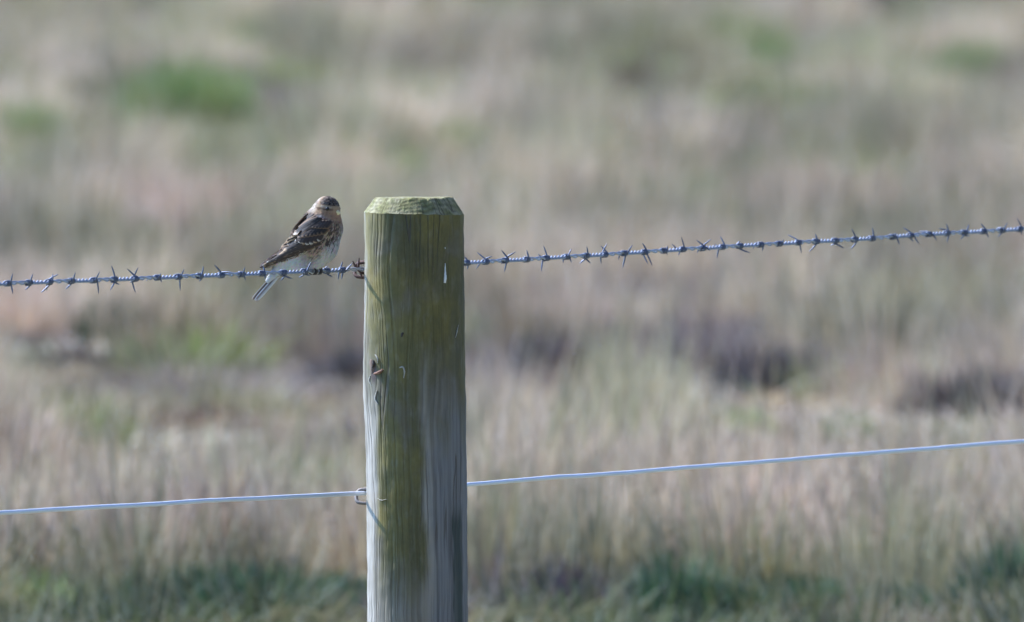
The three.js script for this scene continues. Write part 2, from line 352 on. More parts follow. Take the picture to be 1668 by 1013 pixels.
{
  const na = 200, rows = [];
  for (let y = -0.35; y < 0.72; y += 0.06) rows.push(y);
  for (let i = 0; i <= 230; i++) rows.push(0.74 + (SH - 0.74) * i / 230);
  const rim = (phi) => SH + 0.0009 * n3(Math.cos(phi) * 3, Math.sin(phi) * 3, 4) + 0.0007 * n3(phi * 9, 2, 4) - 0.0016 * Math.sin(phi);
  const pos = [], uv = [], idx = [];
  rows.forEach((y, j) => { for (let i = 0; i <= na; i++) {
    const phi = (i / na - 0.5) * Math.PI * 2, yy = j === rows.length - 1 ? rim(phi) : Math.min(y, rim(phi) - 0.0004 * (rows.length - 1 - j)), r = radius(i === na ? -Math.PI : phi, y);
    pos.push(Math.sin(phi) * r, yy, Math.cos(phi) * r); uv.push(i / na, (yy - 0.70) / 0.53);
  } });
  const n = na + 1;
  for (let j = 0; j < rows.length - 1; j++) for (let i = 0; i < na; i++) { const a = j * n + i; idx.push(a, a + 1, a + n, a + 1, a + n + 1, a + n); }
  const g = new THREE.BufferGeometry();
  g.setAttribute('position', new THREE.Float32BufferAttribute(pos, 3)); g.setAttribute('uv', new THREE.Float32BufferAttribute(uv, 2));
  g.setIndex(idx); g.computeVertexNormals();
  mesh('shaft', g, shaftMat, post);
  // rough end grain: growth rings, radial checks, crusts of lichen
  const endAt = (u, v) => {
    const x = (u - 0.5) * 0.11 + 0.004, y = (v - 0.5) * 0.11 - 0.003, r = Math.hypot(x, y), a = Math.atan2(y, x);
    const ring = Math.sin(r * 2100 + 5 * n3(x * 60, y * 60, 1)), rough = fbm(x * 420, y * 420, 3), crust = sm(0.08, 0.2, fbm(x * 150, y * 150, 8)), chk = sm(0.93, 1, 1 - Math.abs(n3(a * 4.2, r * 12, 12)) * 2.2) * sm(0.006, 0.02, r);
    return { ring, rough, crust, chk };
  };
  const endMap = dataTexture(512, 512, (u, v) => { const { ring, rough, crust, chk } = endAt(u, v); let c = [0.31, 0.31, 0.31].map((e) => e * (1 + 0.12 * ring + 0.7 * rough)); c = mix3(c, [0.46, 0.47, 0.45], crust * 0.6); return mix3(c, [0.10, 0.09, 0.08], chk * 0.8); }, true);
  const endBump = dataTexture(512, 512, (u, v) => { const { ring, rough, crust, chk } = endAt(u, v), b = 0.5 + 0.08 * ring + 0.4 * rough + 0.15 * crust - 0.4 * chk; return [b, b, b]; }, false);
  // the sawn chamfer and end grain, chipped and cracked
  const cp = [], ci = [], cc = [], cu = [], ringN = 18;
  const prof = []; for (let k = 0; k <= 7; k++) prof.push([lerp(R, 0.0392, k / 7), k / 7]); for (let k = 1; k <= ringN - 7; k++) prof.push([0.0392 * (1 - k / (ringN - 7)), 1]);
  prof.forEach(([r0, t], k) => { for (let i = 0; i <= na; i++) {
    const phi = (i / na - 0.5) * Math.PI * 2, ph = i === na ? -Math.PI : phi, q = fbm(ph * 2.4, r0 * 60, 3);
    const check = k >= 1 ? Math.max(0, 1 - Math.abs(((ph * 7 / 6.283 + 0.32 * n3(r0 * 60, 1, 1) + 100.15) % 1) - 0.5) * 60) * sm(0.0505, 0.045, r0) * (n3(Math.floor(ph * 7 / 6.283 + 100.15), 7.3, 1) > -0.15 ? 1 : 0.15) : 0;
    const chip = k >= 4 ? 0.0008 * sm(0.1, 0.35, n3(ph * 2.2, r0 * 40, 22)) : 0;
    const r = k === 0 ? radius(ph, SH) : r0 + 0.0002 * n3(ph * 8, r0 * 300, 4);
    const y = (k === 0 ? rim(ph) : lerp(rim(ph), TOP, t)) + (k ? 0.0006 * q + 0.0003 * n3(ph * 5, k * 0.6, 9) : 0) - 0.0022 * check - chip;
    cp.push(Math.sin(phi) * r, y, Math.cos(phi) * r);
    let c = mix3([0.185, 0.17, 0.07], [0.26, 0.235, 0.135], sm(-0.3, 0.3, n3(ph * 3, r0 * 120, 31)));
    c = mix3(c, [0.13, 0.13, 0.045], sm(-0.05, 0.3, n3(ph * 6, r0 * 260, 37)) * 0.7);
    c = mix3(c, [0.10, 0.10, 0.06], check * 0.8);
    cc.push(c[0] * 3.2, c[1] * 3.2, c[2] * 3.2); cu.push(Math.sin(phi) * r0 / 0.11 + 0.5, Math.cos(phi) * r0 / 0.11 + 0.5);
  } });
  for (let j = 0; j < prof.length - 1; j++) for (let i = 0; i < na; i++) { const a = j * n + i; ci.push(a, a + 1, a + n, a + 1, a + n + 1, a + n); }
  const cg = new THREE.BufferGeometry();
  cg.setAttribute('position', new THREE.Float32BufferAttribute(cp, 3)); cg.setAttribute('color', new THREE.Float32BufferAttribute(cc, 3));
  cg.setAttribute('uv', new THREE.Float32BufferAttribute(cu, 2)); cg.setIndex(ci); cg.computeVertexNormals();
  mesh('chamfered_end', cg, new THREE.MeshStandardMaterial({ vertexColors: true, map: endMap, bumpMap: endBump, bumpScale: 0.0012, roughness: 0.95 }), post).userData.label = 'paler sawn end grain with a bevelled rim';
}
post.rotation.z = TILT; post.position.x = TILT * 1.1;
// small lumps and splinters on the bark: a blob squashed against the surface
function onPost(px, py, lift = 0) { const y = AXIS_Y + (506.5 - py) * MM, phi = Math.asin(clamp((px - 676) / 81.6, -1, 1)), r = radius(phi, y) + lift; return { p: V(Math.sin(phi) * r, y, Math.cos(phi) * r), n: V(Math.sin(phi), 0, Math.cos(phi)), phi }; }
function smear(name, pts, w, mat, lift = 0.0006, label) {
  const g = taper(pts.map(([px, py]) => onPost(px, py, lift).p), w, 7, 14), p = g.attributes.position;
  for (let i = 0; i < p.count; i++) { const k = 1 + 0.0 * i; p.setXYZ(i, p.getX(i) * k + 0.0003 * n3(p.getX(i) * 900, p.getY(i) * 900, 1), p.getY(i) + 0.0004 * n3(p.getY(i) * 700, 3, 3), p.getZ(i)); }
  g.computeVertexNormals(); const m = mesh(name, g, mat, post); if (label) m.userData.label = label; return m;
}
const dropMat = new THREE.MeshStandardMaterial({ color: new THREE.Color().setRGB(0.78, 0.77, 0.74), roughness: 0.6 });
const splinterMat = new THREE.MeshStandardMaterial({ color: new THREE.Color().setRGB(0.36, 0.33, 0.27), roughness: 0.9 });
const redMat = new THREE.MeshStandardMaterial({ color: new THREE.Color().setRGB(0.24, 0.125, 0.085), roughness: 0.9 });
const scarMat = new THREE.MeshStandardMaterial({ color: new THREE.Color().setRGB(0.15, 0.105, 0.08), roughness: 0.95 });
const barkMat = new THREE.MeshStandardMaterial({ color: new THREE.Color().setRGB(0.05, 0.04, 0.035), roughness: 0.95 });
smear('bird_dropping', [[726.5, 428], [726.3, 440], [725.8, 452], [725.2, 460]], [0.0004, 0.0007, 0.0016, 0.0012], dropMat, 0.0002, 'white streak of bird dropping');
smear('bird_dropping', [[726.4, 402], [726.5, 404.5]], [0.0005, 0.0004], dropMat, 0.0001);
smear('splinter', [[650, 597], [656, 596], [658.5, 604], [657, 614]], [0.0004, 0.0009, 0.0009, 0.0004], splinterMat, 0.0001);
smear('knot', [[611, 576], [607, 588], [609, 600], [606, 610]], [0.0016, 0.0042, 0.0046, 0.002], scarMat, -0.0028, 'rough brown scar round a knot');
smear('splinter', [[613, 576], [617, 582], [617, 590]], [0.0005, 0.0010, 0.0005], splinterMat, 0.0001);
smear('splinter', [[606, 610], [604, 618], [607, 627]], [0.0006, 0.0013, 0.0004], splinterMat, 0.0001);
smear('splinter', [[616, 634], [613, 648], [617, 656]], [0.0005, 0.0012, 0.0004], splinterMat);
smear('splinter', [[613, 810], [620, 813], [627, 811]], [0.0003, 0.0006, 0.0003], splinterMat, 0.0001);
smear('splinter', [[741, 550], [744, 540], [746, 529]], [0.0003, 0.0007, 0.0003], splinterMat);
smear('bark_flake', [[612, 607], [619, 605], [625, 600]], [0.0009, 0.0019, 0.0007], redMat, 0.0006, 'reddish flake of bark beside the knot');
smear('knot_hollow', [[611, 585], [612, 591], [610, 597]], [0.0008, 0.0018, 0.0008], barkMat, 0.0010);
smear('nail_hole', [[657, 540], [655, 543], [654, 547]], [0.0007, 0.0014, 0.0006], barkMat, 0.0001);

// ---------------------------------------------------------------- wires
const steel = new THREE.MeshStandardMaterial({ color: new THREE.Color().setRGB(0.28, 0.31, 0.385), roughness: 0.42, metalness: 0.75 });
const steelDark = new THREE.MeshStandardMaterial({ color: new THREE.Color().setRGB(0.13, 0.145, 0.195), roughness: 0.5, metalness: 0.7 });
const zinc = new THREE.MeshStandardMaterial({ color: new THREE.Color().setRGB(0.60, 0.65, 0.75), roughness: 0.5, metalness: 0.3 });
const rust = new THREE.MeshStandardMaterial({ color: new THREE.Color().setRGB(0.085, 0.045, 0.035), roughness: 0.8, metalness: 0.3 });
const oldSteel = new THREE.MeshStandardMaterial({ color: new THREE.Color().setRGB(0.19, 0.165, 0.15), roughness: 0.65, metalness: 0.5 });
const topA = onFence(0, 462.5), topB = onFence(588, 438.5), topC = onFence(1668, 372.5);
const at = (p) => p.dot(U);                                // distance along the fence
function wireY(a, A, B, C) { const s = at(B); return a < s ? lerp(A.y, B.y, (a - at(A)) / (s - at(A))) : lerp(B.y, C.y, (a - s) / (at(C) - s)); }
const onLine = (a, y, off) => U.clone().multiplyScalar(a).addScaledVector(N, off).setY(y);
const OFF = R + 0.003;
{
  const wire = thing('barbed_wire', 'twisted grey barbed wire running along the top of the fence past the post', 'barbed wire');
  const wob = (a) => 0.0007 * n3(a * 3, 2, 2) + 0.0004 * n3(a * 11, 4, 4);
  const P = (a) => onLine(a, wireY(a, topA, topB, topC) + wob(a), OFF + 0.0006 * n3(a * 5, 8, 8) * sm(0.05, 0.25, Math.abs(a)));
  const barbs = [
    [12.6, 60, 18, -60, 18], [46.6, 55, 17, -110, 12], [80.6, 72, 13, 45, 18, -110, 14, -122, 20], [115.8, 50, 17, -115, 14], [152, 40, 20, -70, 22], [185, 93, 22, -95, 17, -50, 10],
    [219, 120, 18, 80, 18, -92, 22, -140, 8], [255.6, 40, 10, -45, 10, -170, 20], [289.6, 50, 16, -80, 22], [325, 60, 17, -100, 8], [360, 110, 18, 20, 20], [393, 45, 15, -50, 11, -120, 8],
    [426, 82, 11, -60, 9], [461, -30, 18, -110, 14], [496, 55, 18, -125, 12, -40, 10], [532, -50, 13, 70, 7], [557, 38, 17, 100, 13, -110, 16, -85, 14],
    [760, 100, 9, -80, 10], [791, 130, 20, 40, 14, -150, 20], [823, 115, 18, 45, 20, -150, 10, -90, 18], [857.6, 80, 15, -170, 8], [889, 95, 20, 150, 14, -110, 22], [922, 55, 16, -45, 12, -115, 10],
    [954, 75, 15, -120, 14, -55, 14], [984, 115, 16, 85, 18, -110, 14], [1016, 45, 20, -95, 24, -130, 12], [1049, 95, 14, -50, 28, -75, 20], [1081, 60, 8, -50, 8], [1111, 90, 20, 150, 18, -125, 12],
    [1144, 120, 16, 45, 20, -140, 10, -20, 12], [1176, 105, 18, 165, 14, -115, 20], [1205, -40, 20, 80, 7], [1238, -150, 12, -70, 10], [1269, 40, 10, 180, 8], [1300, 140, 22, -70, 18],
    [1329, 85, 12, -110, 18], [1360, -35, 20, -130, 10], [1392, 100, 18, -110, 18], [1420, 88, 18, 160, 10], [1454, 50, 8, -50, 16], [1483, 130, 18, -45, 20, -70, 10], [1513, 165, 18, -40, 16],
    [1542, 80, 16, -80, 14, 150, 16], [1570, 60, 15, -110, 12, -30, 12], [1601, 110, 14, -40, 14], [1631, 45, 18, -120, 12, 150, 8], [1660, 92, 18, -60, 10],
  ].map(([px, ...sp]) => ({ a: at(onFence(px, 430)), sp }));
  // the run goes on beyond the frame with barbs at the same spacing
  for (let k = 1; k < 26; k++) { barbs.push({ a: barbs[0].a - 0.075 * k - 0.0, sp: [rr(0, 180), rr(10, 20), rr(-180, 0), rr(10, 20)] }); }
  const last = at(onFence(1660, 430)); for (let k = 1; k < 24; k++) barbs.push({ a: last + 0.075 * k, sp: [rr(0, 180), rr(10, 20), rr(-180, 0), rr(10, 20)] });
  const firstSpace = at(onFence(46.6, 430)) - at(onFence(12.6, 430));
  console.log('barb spacing', firstSpace.toFixed(4), (at(onFence(1660, 430)) - at(onFence(1205, 430))) / 15);
  barbs.push({ a: at(onFence(620, 430)), sp: [60, 14, -100, 14] }, { a: at(onFence(655, 430)), sp: [100, 14, -60, 14] }, { a: at(onFence(690, 430)), sp: [130, 14, -60, 14] }, { a: at(onFence(725, 430)), sp: [80, 14, -120, 14] });
  barbs.sort((p, q) => p.a - q.a);
  const H2 = V(Math.sin(TH), 0, Math.cos(TH)), Y = V(0, 1, 0);
  const a0 = barbs[0].a - 0.05, a1 = barbs[barbs.length - 1].a + 0.05;
  // two strands, twisted the other way after every barb
  const ph = []; let turn = 0, k = 0;
  const steps = Math.round((a1 - a0) / 0.0016);
  for (let i = 0; i <= steps; i++) { const a = a0 + (a1 - a0) * i / steps; while (k < barbs.length && a > barbs[k].a) k++; turn += (k % 2 ? 1 : -0.45) * 2 * Math.PI * 3.1 / 0.075 * (a1 - a0) / steps; ph.push(turn); }
  for (const o of [0, Math.PI]) {
    const pts = []; for (let i = 0; i <= steps; i++) { const a = a0 + (a1 - a0) * i / steps; pts.push(P(a).addScaledVector(H2, Math.cos(ph[i] + o) * 0.00125).addScaledVector(Y, Math.sin(ph[i] + o) * 0.00125)); }
    mesh('strand', taper(pts, pts.map(() => 0.0011), 7), steel, wire);
  }
  const dirOf = (deg) => H2.clone().multiplyScalar(Math.cos(deg * Math.PI / 180)).addScaledVector(Y, Math.sin(deg * Math.PI / 180));
  for (const { a, sp } of barbs) {
    const c = P(a), parts = [], coil = (shift, st, turns, len) => { const pts = []; for (let i = 0; i <= 26; i++) { const t = i / 26, q = st + t * turns * 6.283; pts.push(c.clone().addScaledVector(U, shift + (t - 0.5) * len).addScaledVector(H2, Math.cos(q) * 0.0025).addScaledVector(Y, Math.sin(q) * 0.0025)); } parts.push(taper(pts, pts.map(() => 0.00082), 6)); };
    coil(-0.0025, rnd() * 6, 2.3, 0.008); coil(0.0035, rnd() * 6, 2.2, 0.007);
    for (let i = 0; i < sp.length; i += 2) {
      const dir = dirOf(sp[i]), len = sp[i + 1] * MM * 0.94, tan = dirOf(sp[i] + (i % 4 ? 90 : -90)), lean = rr(-0.35, 0.35), sh = rr(-0.005, 0.005), bend = rr(-0.1, 0.25);
      const pts = [0, 0.3, 0.65, 1].map((t) => c.clone().addScaledVector(U, sh + lean * t * len).addScaledVector(tan, 0.0026 * (1 - t) - bend * len * t * t * 0.5).addScaledVector(dir, 0.001 + len * t));
      parts.push(taper(pts, [0.00085, 0.00085, 0.0008, 0.0003], 6, 6));
    }
    const m = mesh('barb', mergeGeometries(parts), steelDark, wire);
  }
}
{
  const A = onFence(0, 834.5), B = onFence(594, 802.5), C = onFence(1668, 718.5);
  const wire = thing('plain_wire', 'smooth galvanised line wire strung below the barbed wire', 'wire');
  const pts = []; for (let a = at(A) - 1.9; a < at(C) + 1.9; a += 0.05) pts.push(onLine(a, wireY(a, A, B, C) + 0.0009 * n3(a * 4, 1, 7) + 0.0003 * n3(a * 17, 2, 7), OFF + 0.0004 * n3(a * 3, 5, 5) + 0.001));
  mesh('strand', taper(pts, pts.map((_, i) => 0.0022 * (1 + 0.05 * n3(i * 0.7, 3, 3))), 10), zinc, wire);
  // staples: bent nails driven into the post over the wires
  const staple = (y, half, out, rad, mat, label, slant) => {
    const c = N.clone().multiplyScalar(R), H2 = V(Math.sin(TH), 0, Math.cos(TH)), pp = [];
    for (const [t, o] of [[1, -0.012], [1, out * 0.45], [0.86, out * 0.8], [0.45, out], [-0.35, out], [-0.86, out * 0.78], [-1, out * 0.4], [-1, -0.012]]) pp.push(c.clone().addScaledVector(N, o).add(V(0, y + t * half, 0)).addScaledVector(U, t * slant));
    const inv = new THREE.Matrix4(); post.updateMatrixWorld(true); inv.copy(post.matrixWorld).invert(); pp.forEach((p) => p.applyMatrix4(inv));
    const m = mesh('staple', taper(pp, pp.map(() => rad), 8, 34), mat, post); if (label) m.userData.label = label;
  };
  staple(topB.y - 0.0005, 0.0075, 0.0125, 0.0019, rust, 'dark rusty staple over the barbed wire', 0.006);
  staple(topB.y + 0.001, 0.0055, 0.0095, 0.0016, rust, 'dark rusty staple over the barbed wire', -0.008);
  staple(B.y - 0.0035, 0.0068, 0.0108, 0.0019, oldSteel, 'worn grey staple over the smooth wire', 0.004);
  // the rusty barb caught under the upper staple
  const c = topB.clone().addScaledVector(N, 0.003), inv = post.matrixWorld.clone().invert(), parts = [];
  for (const [dx, dy, bx] of [[0.001, 0.0115, 0.000], [-0.0045, 0.0085, -0.001], [0.003, -0.0085, 0.001]]) parts.push(taper([c.clone().add(V(bx, 0, 0.004)), c.clone().add(V(bx + dx * 0.6, dy * 0.55, 0.004)), c.clone().add(V(bx + dx, dy, 0.004))].map((p) => p.applyMatrix4(inv)), [0.0013, 0.0012, 0.0005], 6, 5));
  mesh('rusty_barb', mergeGeometries(parts), rust, post).userData.label = 'rusty wire ends caught under the upper staple';
}

// ---------------------------------------------------------------- the bird
// modelled in its own little frame, one unit = one photo pixel at the bird, x to the right, y up, z to the viewer; origin at its feet on the wire
{
  const foot = onFence(513, 445.5); foot.y = wireY(at(foot), topA, topB, topC) + 0.0;
  const S = MM * foot.distanceTo(EYE) / D;
  const bird = thing('finch', 'small streaky brown finch with yellow bill perched on the barbed wire', 'bird');
  bird.position.copy(foot); bird.scale.setScalar(S);
  const Z = (zx, zy, z = 0) => V(zx / 4.823 - 123, 145.5 - zy / 4.823, z);
  const balls = [ // tapered capsules a, ra, b, rb, blend
    [Z(690, 208, 2), 20, Z(682, 236, 1), 19, 0], [Z(676, 244, 0), 19, Z(650, 345, -1), 33, 10], [Z(650, 345, -1), 33, Z(590, 475, -2), 38.5, 8], [Z(590, 475, -2), 38.5, Z(475, 585, -3), 27, 8], [Z(475, 585, -3), 27, Z(345, 655, -4), 12, 6], [Z(345, 655, -4), 12, Z(230, 775, -5), 5, 6],
    [Z(668, 365, 22), 13, Z(520, 480, 20), 18, 6], [Z(520, 480, 20), 18, Z(330, 600, 8), 9, 5], [Z(330, 600, 8), 9, Z(190, 658, 2), 3, 4],          // right wing
    [Z(640, 345, -28), 12, Z(470, 490, -26), 14, 6], [Z(470, 490, -26), 14, Z(300, 600, -12), 7, 5], [Z(300, 600, -12), 7, Z(185, 650, -4), 3, 4],  // left wing, far side
    [Z(575, 600, 6), 20, Z(520, 640, 4), 15, 7],                                                                                                    // belly feathers over the legs
  ];
  const v1 = V(), v2 = V();
  function cap(p, a, ra, b, rb) { v1.copy(p).sub(a); v2.copy(b).sub(a); const t = clamp(v1.dot(v2) / v2.lengthSq()); return v1.addScaledVector(v2, -t).length() - lerp(ra, rb, t); }
  const smin = (a, b, k) => { if (k <= 0) return Math.min(a, b); const h = Math.max(k - Math.abs(a - b), 0) / k; return Math.min(a, b) - h * h * k * 0.25; };
  function sdf(p) { let d = 1e9; for (const [a, ra, b, rb, k] of balls) d = smin(d, cap(p, a, ra, b, rb), Math.max(k, 5)); return d; }
  const face = V(0.83, -0.06, 0.56).normalize(), hUp = V(0.05, 1, 0.04).addScaledVector(face, -V(0.05, 1, 0.04).dot(face)).normalize(), hSide = face.clone().cross(hUp).multiplyScalar(-1); // hSide: the bird's right
  if (hSide.x > 0) hSide.negate();
  const HC = Z(688, 214, 2);
  // plumage colours, by place on the body
  const C = { black: [0.019, 0.013, 0.011], dark: [0.05, 0.032, 0.024], brown: [0.16, 0.095, 0.055], buff: [0.42, 0.28, 0.165], pale: [0.52, 0.45, 0.37], white: [0.57, 0.55, 0.54], orange: [0.39, 0.22, 0.125], grey: [0.19, 0.145, 0.115] };
  const AX = V(0.64, 0.77, 0).normalize();           // tail-to-head
  function plumage(p) {
    const zx = (p.x + 123) * 4.823, zy = (145.5 - p.y) * 4.823;
    const along = p.x * AX.x + p.y * AX.y, across = p.x * AX.y - p.y * AX.x + 30;      // across grows towards the breast
    const st = n3(across * 0.42 + 2 * n3(along * 0.06, across * 0.06, 3), along * 0.06, p.z * 0.42), fl = n3(p.x * 0.55, p.y * 0.55, p.z * 0.55);
    const dx = p.clone().sub(HC), l = dx.length(), d = dx.clone().normalize();
    const f = d.dot(face), h = d.dot(hUp), sd = d.dot(hSide);
    // body
    let c = mix3(C.white, C.pale, 0.12 + 0.3 * fl);
    const back = 1 - sm(-34, -18, across);                                        // mantle side
    const flank = sm(-24, -6, across) * (1 - sm(13, 29, across + 7 * fl)) * sm(-12, 20, along);
    c = mix3(c, mix3(C.buff, C.brown, sm(-0.25, 0.25, st)), flank * 0.85);
    c = mix3(c, C.dark, sm(0.05, 0.25, st) * sm(5, 35, along) * (1 - sm(16, 30, across)) * 0.75);
    // bold dark streaks down the sides of the breast
    const br = n3(across * 0.34 + 1.0 * n3(along * 0.05, 3, 3), along * 0.04 + 4, p.z * 0.3);
    c = mix3(c, C.dark, sm(0.04, 0.2, br) * sm(30, 46, along) * (1 - sm(72, 84, along)) * sm(0, 10, across) * (1 - sm(30, 40, across)) * sm(-6, 8, p.z) * 0.85);
    c = mix3(c, mix3(C.dark, C.brown, sm(0, 0.35, st)), back * 0.95);
    // head
    const hm = sm(33, 26, l) * sm(-0.95, -0.8, h);
    let q = mix3(C.buff, C.orange, sm(-0.1, 0.5, f) * sm(0.1, -0.3, h));
    q = mix3(q, C.brown, sm(0.05, 0.35, fl) * 0.55);
    const nape = sm(-0.05, -0.5, f); q = mix3(q, mix3(C.pale, C.grey, sm(-0.15, 0.25, n3(p.x * 0.5, p.y * 0.9, p.z * 0.5))), nape * 0.9);
    const crown = sm(0.36, 0.5, h + 0.16 * (f) + 0.05 * fl); q = mix3(q, mix3(C.black, C.grey, sm(-0.15, 0.35, n3(p.x * 0.7, p.y * 0.35, p.z * 0.7))), crown * sm(-0.3, 0.15, f));
    const brow = sm(0.1, 0.02, Math.abs(h + 0.1 * f - 0.27)) * sm(-0.4, 0, f) * (1 - sm(0.72, 0.85, f)); q = mix3(q, C.pale, brow * 0.4);
    const stripe = sm(0.09, 0.03, Math.abs(h - 0.08 + 0.1 * f)) * sm(-0.35, -0.1, f) * (1 - sm(0.82, 0.92, f)); q = mix3(q, C.dark, stripe * 0.9);
    const cheek = sm(0.12, 0.02, Math.abs(Math.hypot(h + 0.18, f - 0.25) - 0.28)); q = mix3(q, C.brown, cheek * 0.35 * sm(0, 0.3, sd));
    c = mix3(c, q, hm);
    const th = sm(0.1, 0.6, f) * sm(36, 28, l) * sm(-0.2, -0.6, h); c = mix3(c, C.orange, th * 0.75);
    return c.map((e) => e * (1 + 0.14 * fl));
  }
  // mesh the body as one skin
  const lo = V(-108, -46, -62), size = 196, res = 118;
  const mc = new MarchingCubes(res, new THREE.MeshBasicMaterial(), false, false, 400000);
  mc.isolation = 0;
  const pt = V();
  const fluff = (p) => 0.7 * n3(p.x * 0.33, p.y * 0.33, p.z * 0.33) + 0.45 * n3(p.x * 0.8, p.y * 0.8, p.z * 0.8);
  for (let k = 0; k < res; k++) for (let j = 0; j < res; j++) for (let i = 0; i < res; i++) {
    pt.set(lo.x + size * i / res, lo.y + size * j / res, lo.z + size * k / res);
    let s = sdf(pt); if (Math.abs(s) < 6) s += fluff(pt); mc.field[i + j * res + k * res * res] = -s;
  }
  mc.update();
  const cnt = mc.count, bg = new THREE.BufferGeometry(), bp = new Float32Array(cnt * 3), bn = new Float32Array(cnt * 3);
  for (let i = 0; i < cnt * 3; i++) bp[i] = lo.getComponent(i % 3) + (mc.positionArray[i] + 1) * 0.5 * size;
  bg.setAttribute('position', new THREE.BufferAttribute(bp, 3));
  const body = mergeVertices(bg, 0.02); body.computeVertexNormals();
  const pc = new Map();
  paint(body, (x, y, z) => plumage(pt.set(x, y, z)));
  const plumeMat = new THREE.MeshPhysicalMaterial({ vertexColors: true, roughness: 0.95, sheen: 0.25, sheenRoughness: 0.7, sheenColor: new THREE.Color(0.5, 0.46, 0.42) });
  mesh('body', body, plumeMat, bird);
  // soft contour feathers lying tailwards all over the skin
  {
    const out = { pos: [], nor: [], idx: [] }, col = [], P = body.attributes.position, Nn = body.attributes.normal, a = V(), n = V(), t = V(), b = V();
    for (let i = 0; i < 15000; i++) {
      const v = Math.floor(rnd() * P.count); a.fromBufferAttribute(P, v); n.fromBufferAttribute(Nn, v);
      if (a.y < -8) continue;
      const onHead = a.distanceTo(HC) < 30;
      if (onHead && a.clone().sub(HC).normalize().dot(face) > 0.9) continue;
      t.copy(onHead ? V(-0.75, -0.55, -0.2).addScaledVector(face, -0.5) : AX.clone().negate()).add(V(rr(-0.25, 0.25), rr(-0.25, 0.25), rr(-0.25, 0.25)));
      t.addScaledVector(n, -t.dot(n)).normalize().addScaledVector(n, rr(0.08, 0.32)).normalize(); b.copy(n).cross(t).normalize();
      const L = (onHead ? rr(2, 3.6) : rr(3.5, 6.5)), w = L * 0.2, k0 = out.pos.length / 3, c = plumage(a).map((e) => e * rr(0.82, 1.22));
      for (const [u, s] of [[0, -0.5], [0, 0.5], [0.6, -0.7], [0.6, 0.7], [1, 0]]) { const q = a.clone().addScaledVector(t, u * L).addScaledVector(b, s * w).addScaledVector(n, -0.25); out.pos.push(q.x, q.y, q.z); col.push(...c); }
      out.idx.push(k0, k0 + 1, k0 + 2, k0 + 1, k0 + 3, k0 + 2, k0 + 2, k0 + 3, k0 + 4);
    }
    const g = finish(out); g.setAttribute('color', new THREE.Float32BufferAttribute(col, 3));
    const m = mesh('contour_feathers', g, new THREE.MeshStandardMaterial({ vertexColors: true, roughness: 0.95, side: THREE.DoubleSide }), bird); m.userData.kind = 'stuff';
  }
  // laid feathers: a strip that follows the skin, dark vane with a pale edge
  function skinZ(x, y, side) { for (let z = 60; z > -60; z -= 0.4) if (sdf(pt.set(x, y, z * side)) < 0) return z * side; return null; }
  const featherMat = new THREE.MeshStandardMaterial({ vertexColors: true, roughness: 0.8, side: THREE.DoubleSide });
  function feather(name, parent, pts, w, vane, edge, o = {}) {
    const side = o.side ?? 1, cur = new THREE.CatmullRomCurve3(pts.map(([x, y]) => Z(x, y)), false, 'centripetal'), nl = o.nl ?? 16, nw = 8, pos = [], col = [], idx = [];
    let lastZ = 0;
    for (let i = 0; i <= nl; i++) {
      const t = i / nl, c = cur.getPoint(t), tg = cur.getTangent(t), px = -tg.y, py = tg.x, ww = w * (o.shape ? o.shape(t) : Math.min(1, 0.55 + t * 1.4) * Math.sqrt(Math.max(0.02, 1 - Math.pow(t, 5))));
      let zc = o.z ? lerp(o.z[0], o.z[1], t) : skinZ(c.x, c.y, side); if (zc === null) zc = lastZ - side * 0.4; lastZ = zc;
      for (let j = 0; j <= nw; j++) {
        const s = j / nw * 2 - 1, x = c.x + px * s * ww * 0.5, y = c.y + py * s * ww * 0.5;
        let z = o.z ? zc : skinZ(x, y, side); if (z === null || Math.abs(z - zc) > 6) z = zc - side * 1.5 * Math.abs(s);
        pos.push(x, y, z + side * ((o.lift ?? 1) + 0.9 * (1 - s * s) - 0.25 * s + (o.tipLift ?? 0.6) * t));
        const e = Math.max(sm(o.e0 ?? 0.55, o.e1 ?? 0.85, Math.abs(o.oneEdge ? s * o.oneEdge : s)) * (o.oneEdge && s * o.oneEdge < 0 ? 0 : 1), sm(o.t0 ?? 0.86, o.t1 ?? 0.97, t));
        const shaft = sm(0.12, 0.0, Math.abs(s)) * 0.3, nn = 1 + 0.25 * n3(s * 3, t * 14, w + pts[0][0]);
        col.push(...mix3(mix3(vane, C.black, shaft), edge, e).map((q) => q * nn));
      }
    }
    const n = nw + 1; for (let i = 0; i < nl; i++) for (let j = 0; j < nw; j++) { const a = i * n + j; idx.push(a, a + 1, a + n, a + 1, a + n + 1, a + n); }
    const g = new THREE.BufferGeometry(); g.setAttribute('position', new THREE.Float32BufferAttribute(pos, 3)); g.setAttribute('color', new THREE.Float32BufferAttribute(col, 3)); g.setIndex(idx); g.computeVertexNormals();
    return mesh(name, g, featherMat, parent);
  }
  // right wing, turned to us: flight feathers first, then tertials, coverts, scapulars over them
  const wing = new THREE.Group(); wing.name = 'wing'; bird.add(wing);
  const P1 = [[[520, 545], [380, 600], [190, 664]], [[530, 535], [380, 590], [178, 657]], [[520, 525], [370, 575], [195, 648]], [[510, 515], [360, 560], [215, 632]]];
  P1.forEach((p, i) => feather('primary', wing, p, 8.5, C.dark, i % 2 ? C.pale : C.buff, { lift: 0.6 + i * 0.5, oneEdge: 1, e0: 0.5, e1: 0.8, t0: 0.95, t1: 1 }));
